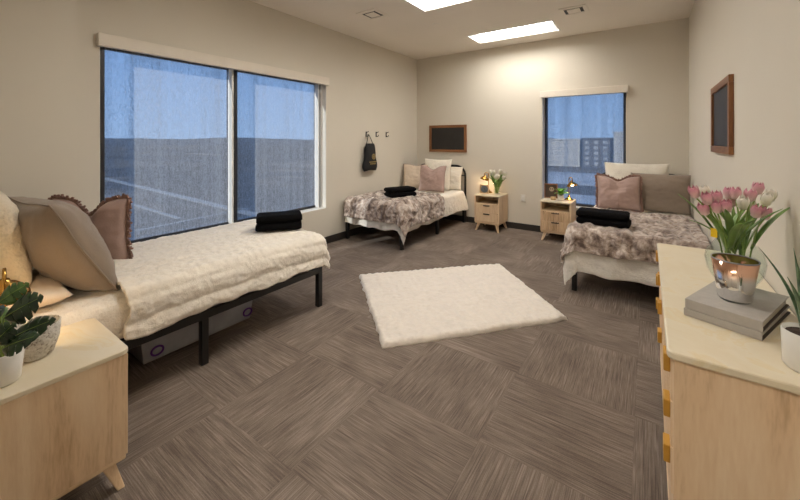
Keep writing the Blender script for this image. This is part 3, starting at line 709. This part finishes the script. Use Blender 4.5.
# dresser on the right wall, front faces -x
DX0, DX1, DY0, DY1, DZ = .062, .43, 1.325, 2.665, .83
dr = thing('dresser', 'long oak dresser with cream stone top and brass tab pulls', 'dresser', ((DX0+DX1)/2, (DY0+DY1)/2, 0)); w, l = DX1-DX0, DY1-DY0; t = .02
obj('top', MB().prism(rounded(w+.018, l+.024, .02), DZ-.024, DZ), 'cream_stone', dr, bevel=.005).location = (-.006, 0, 0)
for s in (-1, 1): obj('side_panel', MB().b2((-w/2, s*l/2, .13), (w/2, s*(l/2-t), DZ-.0245)), 'oak', dr, bevel=.003)
obj('back_panel', MB().b2((w/2-.01, -l/2+t, .13), (w/2, l/2-t, DZ-.0245)), 'oak', dr)
obj('bottom_panel', MB().b2((-w/2, -l/2+t, .13), (w/2-.01, l/2-t, .15)), 'oak', dr)
cw = (l-2*t)/3
for c in range(3):
    y0 = -l/2+t+c*cw; px = [y0+.05, y0+cw-.03, y0+cw-.04][c]
    for k in range(3):
        z1 = DZ-.028-k*.14; z0 = z1-.137
        m = MB().b2((-w/2+.002, y0+.002, z0), (w/2-.04, y0+cw-.002, z1)); n = 16
        for q in range(n):
            yc = y0+cw*(q+.5)/n; hw = cw/n/2*.86
            m.loft([[(-w/2+.003, yc-hw, z), (-w/2-.005, yc-hw*.6, z), (-w/2-.005, yc+hw*.6, z), (-w/2+.003, yc+hw, z)] for z in (z0+.001, z1-.001)])
        d_ = obj('drawer', m, 'oak', dr)
        obj('tab_pull', MB().b2((-w/2-.022, px-.028, z1-.062), (-w/2-.0045, px+.028, z1-.008)), 'brass_pull', d_, bevel=.003)
    m = MB().b2((-w/2+.002, y0+.002, .152), (-w/2+.02, y0+cw-.002, DZ-.028-.42)); d_ = obj('door', m, 'oak', dr)
obj('base_frame', MB().b2((-w/2+.006, -l/2+.006, .105), (w/2-.004, l/2-.006, .1295)), 'oak_x', dr, bevel=.008)
for sx in (-1, 1):
    for sy in (-1, 1):
        tx, ty, bx, by = sx*(w/2-.06), sy*(l/2-.08), sx*(w/2-.02), sy*(l/2-.03)
        obj('leg', MB().loft([[(x-h, y-h, z), (x+h, y-h, z), (x+h, y+h, z), (x-h, y+h, z)] for x, y, z, h in ((bx, by, 0, .014), (tx, ty, .107, .026))]), 'oak', dr, bevel=.004)

# ------------------------------------------------------------------ chalkboards, hooks, bag
def chalkboard(label, M, W=.77, H=.50):
    r = thing('chalkboard', label, 'chalkboard'); r.matrix_world = M; fw = .048
    obj('board', MB().b2((-W/2+fw*.8, -.012, -H/2+fw*.8), (W/2-fw*.8, -.004, H/2-fw*.8)), 'board_black', r)
    for s in (-1, 1):
        obj('frame_rail', MB().b2((-W/2, -.026, s*H/2), (W/2, -.001, s*(H/2-fw))), 'walnut', r, bevel=.003)
        obj('frame_stile', MB().b2((s*W/2, -.0255, -H/2+fw), (s*(W/2-fw), -.001, H/2-fw)), 'walnut_z', r, bevel=.003)
chalkboard('small blank chalkboard in wooden frame on the back wall above pillows', Matrix.Translation((-3.045, YB, 1.495)))
chalkboard('blank chalkboard in wooden frame on the side wall beside the window bed', Matrix.Translation((XR, 3.36, 1.615)) @ Matrix.Rotation(-PI/2, 4, 'Z'))
for k, y in enumerate((4.376, 4.632, 4.909)):
    r = thing('coat_hook', ['black wall hook holding the drawstring bag', 'empty black wall hook next to the bag hook', 'empty black wall hook nearest the room corner'][k], 'hook', (XL, y, 1.56), 0, 'wall hooks')
    obj('plate', MB().box((.004, 0, 0), (.008, .022, .085)), 'black_metal', r, bevel=.002)
    obj('prong', MB().tube([(.006, 0, -.022), (.022, 0, -.036), (.04, 0, -.036), (.05, 0, -.022), (.052, 0, -.006)], .006, 8), 'black_metal', r, smooth=True)
    obj('prong', MB().tube([(.006, 0, .028), (.03, 0, .032), (.05, 0, .044)], [.006, .006, .007], 8), 'black_metal', r, smooth=True)
bag = thing('drawstring_bag', 'black drawstring bag with a gold emblem hanging from a wall hook', 'bag', (XL, 4.40, .99))
rings = []
for k in range(13):
    s = k/12; z = s*.41; wd = .165*(1-.42*s**1.3)+.012*math.sin(s*9); dp = .055*(math.sin(PI*min(1, s*.9+.12))**.6); ring = []
    wd *= (1 if s > .05 else .88)
    for j in range(28):
        a = 2*PI*j/28; y = wd*math.copysign(abs(math.cos(a))**.7, math.cos(a)); x = .062+dp*math.copysign(abs(math.sin(a))**.8, math.sin(a))
        pl = .007*math.sin(a*9)*s**2+.006*noise.noise((a*1.5, z*9, 2)); ring.append((x+pl*math.sin(a), y+pl*math.cos(a), z-.02*abs(math.cos(a))*(s < .05)+.012*s*math.sin(3*a)))
    rings.append(ring)
obj('body', MB().loft(rings), 'bag_cloth', bag, smooth=True)
for s in (-1, 1): obj('strap', MB().tube([(.062, s*.085-.005, .40), (.055, s*.04-.01, .50), (.044, s*.012-.022, .565)], .005, 6), 'bag_cloth', bag, smooth=True)
obj('emblem', MB().lathe([(.046, 0), (.046, .003), (.0, .003)], 24, (.115, .03, .21), Matrix.Rotation(PI/2, 3, 'Y')), 'emblem_gold', bag)
obj('emblem_ring', MB().lathe([(.03, .003), (.03, .005), (.025, .005), (.025, .003)], 24, (.115, .03, .21), Matrix.Rotation(PI/2, 3, 'Y'), cap=False), 'bag_cloth', bag)
for z in (.125, .095):
    m = MB()
    for q in range(9 if z > .1 else 7): m.b2((.113, -.075+q*.02+(.02 if z < .1 else 0), z-.008), (.118, -.062+q*.02+(.02 if z < .1 else 0), z+.01))
    obj('emblem_band', m, 'emblem_gold', bag)

# ------------------------------------------------------------------ lamps
def desk_lamp(label, loc, rz, power=1.4):
    # shade reaches out along -y... +x after rz
    r = thing('table_lamp', label, 'lamp', loc, rz, 'small gold table lamps')
    obj('base', MB().lathe([(.062, 0), (.064, .006), (.058, .012), (.03, .03), (.012, .06), (.008, .075)], 28), 'gold', r, smooth=True)
    pts = [(0, 0, .07), (0, 0, .30)]+[(.035-.035*math.cos(a*PI/8), 0, .30+.035*math.sin(a*PI/8)) for a in range(1, 9)]+[(.07, 0, .285)]
    obj('stem', MB().tube(pts, .006, 10), 'gold', r, smooth=True)
    Ms = Matrix.Rotation(math.radians(-18), 3, 'Y')
    sh = obj('lamp_shade', MB().lathe([(.0, .078), (.016, .076), (.02, .062), (.045, .045), (.068, .02), (.078, .0), (.075, .0), (.065, .017), (.043, .04), (.018, .056), (0, .06)], 32, (.07, 0, .215), Ms), 'gold', r, smooth=True)
    obj('bulb', MB().lathe([(0, -.012), (.018, -.006), (.022, .008), (.014, .03), (.01, .045)], 16, (.07, 0, .222), Ms), 'bulb', r, smooth=True)
    L = bpy.data.lights.new('lamp_glow', 'POINT'); L.energy = power; L.color = (1, .72, .40); L.shadow_soft_size = .03
    lo = bpy.data.objects.new('lamp_glow', L); COL.objects.link(lo); lo.parent = r; lo.location = (.065, 0, .195)
desk_lamp('gold table lamp behind the potted plants beside the white bed', (-2.165, .265, .5805), math.radians(172), .95)
desk_lamp('gold table lamp behind the wooden clock', (N2[0]-.085, N2[1]+.10, .5805), math.radians(200), .8)
desk_lamp('gold table lamp in front of the narrow window', (N3[0]+.13, N3[1]+.08, .5805), math.radians(-40), .8)

# ------------------------------------------------------------------ plants and flowers
def tulip_flower(seed, mat, op=0.0):
    m = MB(); rg = random.Random(seed); H, R = .056, .021
    for k in range(6):
        a0 = k*PI/3+rg.uniform(-.1, .1); rr = R*(1.0 if k % 2 else .9); n, q = 7, 5; P = np.zeros((n, q, 3))
        for i in range(n):
            s = i/(n-1); rad = rr*(math.sin(PI*(.12+.66*s))**.8)*(1+op*s*1.2); wd = 1.0*math.sin(PI*min(1, .15+.85*s*.98+.0))**.6+.02
            for j in range(q):
                b = a0+(j/(q-1)-.5)*2*.62*wd; P[i, j] = (rad*math.cos(b), rad*math.sin(b), H*s*(1-.06*abs(j-2)*s))
        m.grid(P)
    m.lathe([(.006, -.003), (.016, .004), (.017, .022), (.010, .040)], 10)
    me = mesh_of('flower', m, mat, True); return me
FL = {c: [tulip_flower(k+ord(c), m, o) for k, o in enumerate((0, .12, .05))] for c, m in (('p', 'petal_pink'), ('w', 'petal_white'))}
def blade(path, wmax, mat, parent, name='leaf', fold=.35, thick=.0015, up=None):
    path = [Vector(p) for p in path]; n = len(path); P = np.zeros((n, 5, 3))
    for i, p in enumerate(path):
        t = (path[min(i+1, n-1)]-path[max(i-1, 0)]).normalized(); u = Vector(up) if up else Vector((0, 0, 1))
        a = t.cross(u); a = a.normalized() if a.length > 1e-4 else Vector((1, 0, 0)); b = a.cross(t)
        wd = wmax*(math.sin(PI*(.12+.88*i/(n-1)))**.8)+.0004
        for j in range(5): s = (j-2)/2; P[i, j] = p+a*wd*s+b*wd*fold*abs(s)
    o = obj(name, MB().grid(P), mat, parent, smooth=True)
    s = o.modifiers.new('thickness', 'SOLIDIFY'); s.thickness = thick; return o
def bez(p0, p1, p2, n=8):
    p0, p1, p2 = Vector(p0), Vector(p1), Vector(p2); return [p0*(1-t)**2+p1*2*t*(1-t)+p2*t*t for t in [i/(n-1) for i in range(n)]]
def tulip(label, group, foot, tip, kind, seed, scale=1.0, leaf=True, lw=.016):
    foot, tip = Vector(foot), Vector(tip); r = thing('tulip', label, 'tulip', foot, 0, group); t = tip-foot; rg = random.Random(seed)
    mid = Vector((t.x*.25, t.y*.25, t.z*.6)); path = bez((0, 0, 0), mid, t, 9); obj('stem', MB().tube(path, .0032*scale, 7), 'stem_green', r, smooth=True)
    d = (path[-1]-path[-3]).normalized(); e = (d*.5+Vector((0, 0, .6))).normalized().to_track_quat('Z', 'Y').to_euler()
    f = obj('flower', FL[kind][seed % 3], None, r, loc=tuple(t), rot=tuple(e)); f.scale = (scale,)*3
    if leaf:
        a = math.atan2(t.y, t.x)+rg.uniform(-1.0, 1.0); rr = t.length*rg.uniform(.35, .6); k = .45
        b0 = path[3]; out = Vector((math.cos(a), math.sin(a), 0))
        blade(bez(b0, b0+out*rr*.25+Vector((0, 0, t.z*.35)), b0+out*rr*.75+Vector((0, 0, t.z*rg.uniform(.42, .62))), 8), lw*scale, 'leaf_green', r)
    return r
CAMP = Vector((0, 0, 1.45)); CF = Vector((-math.sin(YAW), math.cos(YAW), 0)); CR = Vector((math.cos(YAW), math.sin(YAW), 0))
# books on the dresser
a_ = Vector((.921, -.388, 0)); b_ = Vector((.437, .899, 0)); NLc = Vector((.098, 1.622, 0)); bang = math.atan2(a_.y, a_.x)
def book(label, z, th, w, l, loc, rz, seed):
    r = thing('book', label, 'book', loc, rz, 'grey books on the dresser')
    c = .0035
    obj('pages', MB().b2((-w/2+.006, -l/2+.007, c+.0003), (w/2-.007, l/2-.007, th-c-.0003)), 'paper', r)
    obj('front_cover', MB().b2((-w/2, -l/2, th-c), (w/2, l/2, th)), 'book_cover', r, bevel=.0012)
    obj('back_cover', MB().b2((-w/2, -l/2, 0), (w/2, l/2, c)), 'book_trim', r, bevel=.0012)
    obj('spine', MB().b2((-w/2, -l/2-.003, .0005), (w/2, -l/2+.0005, th-.0005)), 'book_cover', r, bevel=.0015)
    obj('headband', MB().b2((-w/2-.0015, -l/2+.001, c*.6), (-w/2+.0058, l/2-.001, th-c*.8)), 'book_cover', r)
bc = NLc+a_*.10+b_*.17
book('grey clothbound book at the bottom of the stack on the dresser', 0, .026, .20, .335, (bc.x, bc.y, DZ+.0005), bang, 1)
book('grey clothbound book at the top of the stack, under the mirrored tumbler', 0, .033, .198, .33, (bc.x, bc.y, DZ+.0270), bang+.012, 2)
BT = DZ+.0605
# mirrored tumbler and glass vase
tb = thing('mirrored_tumbler', 'mirrored tumbler shading from silver to copper, standing on grey books', 'tumbler', (.252, 1.705, BT))
obj('cup', MB().lathe([(0, .004), (.043, .004), (.046, .008), (.064, .142), (.0615, .142), (.044, .012), (0, .011)], 40), 'mirror_ombre', tb, smooth=True)
obj('glass_foot', MB().lathe([(.0, 0), (.041, 0), (.044, .0035), (0, .0038)], 40), 'vase_glass', tb, smooth=True)
obj('rim', MB().lathe([(.0642, .1405), (.0652, .143), (.0642, .1455), (.0612, .143)], 40, cap=False), 'track_grey', tb, smooth=True)
VC = Vector((.276, 1.868, BT))
vz = thing('glass_vase', 'clear glass vase of pink and white tulips behind the mirrored tumbler', 'vase', VC)
obj('body', MB().lathe([(0, .001), (.048, .001), (.058, .01), (.082, .055), (.090, .10), (.083, .135), (.060, .165), (.050, .185), (.056, .215), (.066, .235), (.064, .236), (.053, .214), (.047, .185), (.057, .162), (.080, .133), (.087, .10), (.079, .056), (.055, .012), (0, .008)], 36), 'vase_glass', vz, smooth=True)
tgo = MB().box((0, 0, 0), (.002, .022, .034)); obj('tag', tgo, 'yellow_tag', vz, loc=(-.066, -.05, .205), rot=(0, 0, .9))
BUDS = [(695.8, 191.5, 'p', -.02), (704.8, 191, 'w', .05), (708.5, 198, 'p', -.05), (718, 196.5, 'p', .0), (728.8, 193, 'p', .04), (736, 193, 'p', .0), (726.5, 205.5, 'p', -.08), (717.5, 206.5, 'p', -.06),
        (705.5, 208.5, 'p', -.03), (742, 202.5, 'w', -.08), (749.8, 195, 'p', -.02), (757, 188, 'p', .02), (764.8, 199, 'w', -.06), (781, 196, 'w', -.01), (755, 211, 'p', -.07), (764, 213, 'p', -.04), (733, 200, 'p', .06), (748, 204, 'w', .05)]
dc = (VC-CAMP).dot(CF)
for k, (u, v, kind, dd) in enumerate(BUDS):
    dep = dc+dd*.9; p = CAMP+(CF+CR*((u-400)/355))*dep; p.z = 1.45-(v+6-141)/355*dep
    p.x = min(p.x, XR-.05)
    a = k*2.4; foot = VC+Vector((.03*math.cos(a), .03*math.sin(a), .014))
    tulip('pink tulip in the glass vase on the dresser' if kind == 'p' else 'white tulip in the glass vase on the dresser', 'pink tulips on the dresser' if kind == 'p' else 'white tulips on the dresser', foot, p, kind, k, .88, True, .014)
# aloe
ap = thing('potted_aloe', 'spiky aloe in a round white pot beside the grey books', 'potted plant', (.362, 1.425, DZ))
obj('pot', MB().lathe([(0, 0), (.048, 0), (.053, .006), (.056, .10), (.0535, .102), (.050, .09), (0, .088)], 32), 'ceramic', ap, smooth=True)
obj('soil', MB().lathe([(0, .085), (.049, .085), (.048, .092), (0, .096)], 20), 'soil', ap)
def aloe(base, mid, tip, w):
    path = bez(base, mid, tip, 10); m = MB(); rings = []
    for i, p in enumerate(path):
        s = i/9; t = (path[min(i+1, 9)]-path[max(i-1, 0)]).normalized(); out = Vector((p.x, p.y, 0)); out = out.normalized() if out.length > 1e-3 else Vector((1, 0, 0))
        a = t.cross(out).normalized(); b = a.cross(t); ww = w*(1-s**1.6)+.0006
        rings.append([p+a*ww, p+a*ww*.5+b*ww*.35, p+b*ww*.1+b*ww*.1, p-a*ww*.5+b*ww*.35, p-a*ww, p-a*ww*.5-b*ww*.35, p-b*ww*.45, p+a*ww*.5-b*ww*.35])
    m.loft(rings); obj('leaf', m, 'aloe_leaf', ap, smooth=True)
for k, (dx, dy, h, lean) in enumerate([(-.6, -.3, .24, .04), (-1, .5, .22, .105), (.3, -.9, .20, .07), (.6, .2, .24, .055), (-.2, 1, .20, .07), (.1, .1, .27, .015), (-.8, -.8, .17, .08), (.9, -.6, .16, .06)]):
    l_ = math.hypot(dx, dy); dx, dy = dx/l_, dy/l_; aloe((dx*.012, dy*.012, .088), (dx*.02, dy*.02, .088+h*.5), (max(-.2, min(.055, dx*lean)), dy*lean, .088+h), .0125)

# pots by the white bed
sp = thing('stone_bowl', 'rough mottled stone bowl beside a leafy plant on the nightstand', 'planter', (-2.035, .335, .5805))
obj('bowl', MB().lathe([(0, 0), (.045, 0), (.054, .006), (.072, .065), (.076, .128), (.072, .130), (.067, .075), (.045, .02), (0, .015)], 36), 'stone_pot', sp, smooth=True)
obj('soil', MB().lathe([(0, .095), (.0675, .095), (.066, .102), (0, .107)], 24), 'soil', sp)
mp = thing('potted_monstera', 'split leaf plant in a smooth white pot on the near nightstand', 'potted plant', (-1.905, .232, .5805))
obj('pot', MB().lathe([(0, 0), (.040, 0), (.044, .005), (.054, .112), (.051, .113), (.0475, .09), (0, .089)], 32), 'ceramic', mp, smooth=True)
obj('soil', MB().lathe([(0, .085), (.0465, .085), (.046, .093), (0, .097)], 20), 'soil', mp)
def monstera(base, tip, mat, wide=.44, facing=.75):
    # split leaf from base to tip, blade turned towards the light above the room
    base, tip = Vector(base), Vector(tip); ax = tip-base; L = ax.length; ax.normalize()
    up = Vector((.75, .1, facing)); ay = up.cross(ax).normalized(); az = ax.cross(ay).normalized()
    out = []; n = 72
    for i in range(n+1):
        s = i/n; w_ = L*wide*(math.sin(PI*min(1, s**.7)))**.8; ph = (s*4.6) % 1.0
        nt_ = .45 if .2 < s < .9 and ph > .72 else 1.0
        out.append((L*(s*1.0), w_*nt_, w_))
    V, F = [], []
    for x, y, yf in out:
        for t in (-1, -.55, 0, .55, 1):
            xx = x+abs(t)*yf*.32*(1-x/L*.6)-.0*L; z = -.20*x*x/L+.10*L*(x/L)-.28*abs(t)*y+.12*y*(abs(t) == .55)
            V.append(base+ax*xx+ay*(t*y)+az*z)
    for i in range(n):
        for j in range(4): a = i*5+j; F.append((a, a+5, a+6, a+1))
    o = obj('leaf', MB().add(V, F), mat, mp, smooth=True); m_ = o.modifiers.new('thickness', 'SOLIDIFY'); m_.thickness = .0014
    obj('midrib', MB().tube([base+ax*(L*k/8)+az*(-.20*(L*k/8)**2/L+.10*L*(k/8)+.001) for k in range(8)], [.0016-.00015*k for k in range(8)], 5), 'stem_green', o)
    obj('stalk', MB().tube(bez((base.x*.12, base.y*.12, .09), (base.x*.5, base.y*.5, base.z*.8+.04), base, 8), .0026, 6), 'stem_green', mp, smooth=True)
def at(u, v, dep):
    p = CAMP+(CF+CR*((u-400)/355))*dep; p.z = 1.45-(v-141)/355*dep; return p-mp.location
for (u0, v0, d0, u1, v1, d1, mt_, wd) in [(-2, 303, 1.27, 27, 283, 1.30, 'monstera_light', .40), (4, 318, 1.25, 40, 296, 1.27, 'monstera_dark', .44), (6, 341, 1.24, 52, 318, 1.26, 'monstera_dark', .30),
        (2, 349, 1.20, 36, 334, 1.20, 'monstera_dark', .32), (-8, 345, 1.20, 13, 324, 1.21, 'monstera_dark', .45), (-6, 322, 1.22, -30, 300, 1.24, 'monstera_dark', .44), (-8, 340, 1.15, -40, 330, 1.14, 'monstera_light', .44), (-3, 330, 1.30, 6, 306, 1.34, 'monstera_light', .5)]:
    monstera(at(u0, v0, d0), at(u1, v1, d1), mt_, wd)

# clock + white tulips on the middle nightstand
ck = thing('desk_clock', 'square wooden desk clock with round grey dial', 'clock', (N2[0]-.10, N2[1]-.05, .5805), math.radians(18))
fr = MB(); plate(fr, -.075, .075, 0, .15, [(-.064, .064, .011, .139)], lambda a, b, c, d: ((a, -.022, c), (b, .022, d))); obj('case', fr, 'oak_x', ck, bevel=.003)
obj('face', MB().b2((-.064, -.012, .011), (.064, .02, .139)), 'candle_wood', ck)
obj('dial', MB().lathe([(.058, 0), (.058, .004), (.05, .006), (0, .006)], 32, (0, -.012, .075), Matrix.Rotation(PI/2, 3, 'X')), 'dial', ck, smooth=True)
for ang, L in ((.6, .03), (2.5, .042)): obj('hand', MB().tube([(0, -.0195, .075), (L*math.sin(ang), -.0195, .075+L*math.cos(ang))], .0018, 6), 'black_plastic', ck)
v2 = thing('glass_vase', 'clear glass vase of white tulips on the nightstand beside the clock', 'vase', (N2[0]+.085, N2[1]+.02, .5805))
obj('body', MB().lathe([(0, .001), (.04, .001), (.046, .01), (.05, .09), (.046, .15), (.058, .19), (.0565, .191), (.044, .15), (.048, .09), (.044, .013), (0, .009)], 28), 'vase_glass', v2, smooth=True)
for k in range(14):
    a = k*2.4; rad = .05+.075*((k*7) % 12)/12; q = v2.location
    tulip('white tulip in the glass vase beside the clock', 'white tulips beside the clock', (q.x+.018*math.cos(a), q.y+.018*math.sin(a), q.z+.014), (q.x+rad*1.25*math.cos(a), q.y+rad*math.sin(a), q.z+.31+.045*math.cos(k*1.7)-.25*rad), 'w', k, 1.3, True, .022)
# small things on the fluted nightstand
fs = thing('framed_sign', 'small brown framed sign with a pale emblem, standing by the narrow window', 'sign', (N3[0]-.125, N3[1]+.10, .5805), math.radians(12))
obj('panel', MB().b2((-.085, 0, .0), (.085, .014, .21)), 'sign_brown', fs, bevel=.002)
f = MB(); plate(f, -.092, .092, 0, .218, [(-.078, .078, .014, .204)], lambda a, b, c, d: ((a, -.008, c), (b, .02, d))); obj('frame', f, 'walnut', fs, bevel=.002)
obj('emblem', MB().lathe([(.034, 0), (.034, .003), (0, .003)], 24, (.01, -.001, .135), Matrix.Rotation(PI/2, 3, 'X')), 'sign_pale', fs)
for s in (-1, 1): obj('emblem_eye', MB().lathe([(.009, .003), (.009, .005), (0, .005)], 14, (.01+s*.014, -.001, .14), Matrix.Rotation(PI/2, 3, 'X')), 'sign_brown', fs)
cb = thing('candle_cup', 'small round wooden candle cup in front of the framed sign', 'candle', (N3[0]-.06, N3[1]-.06, .5805))
obj('cup', MB().lathe([(0, 0), (.034, 0), (.037, .005), (.037, .045), (.032, .047), (.03, .036), (0, .034)], 24), 'candle_wood', cb, smooth=True)
obj('wax', MB().lathe([(0, .032), (.0305, .032), (.03, .039), (0, .040)], 20), 'paper', cb)
hp = thing('potted_herb', 'small bright green leafy plant in a white pot under the gold lamp', 'potted plant', (N3[0]+.035, N3[1]-.02, .5805))
obj('pot', MB().lathe([(0, 0), (.036, 0), (.04, .005), (.046, .08), (.043, .081), (.039, .07), (0, .068)], 24), 'ceramic', hp, smooth=True)
obj('soil', MB().lathe([(0, .064), (.0385, .064), (.038, .071), (0, .073)], 16), 'soil', hp)
rg = random.Random(5)
for k in range(26):
    a = rg.uniform(0, 2*PI); rr = rg.uniform(.04, .125); z = .09+rg.uniform(.0, .085); d_ = Vector((math.cos(a), math.sin(a), 0))
    blade(bez(d_*.008+Vector((0, 0, .07)), d_*rr*.5+Vector((0, 0, z+.03)), d_*rr+Vector((0, 0, z)), 6), .026, 'herb_green', hp, fold=.2)
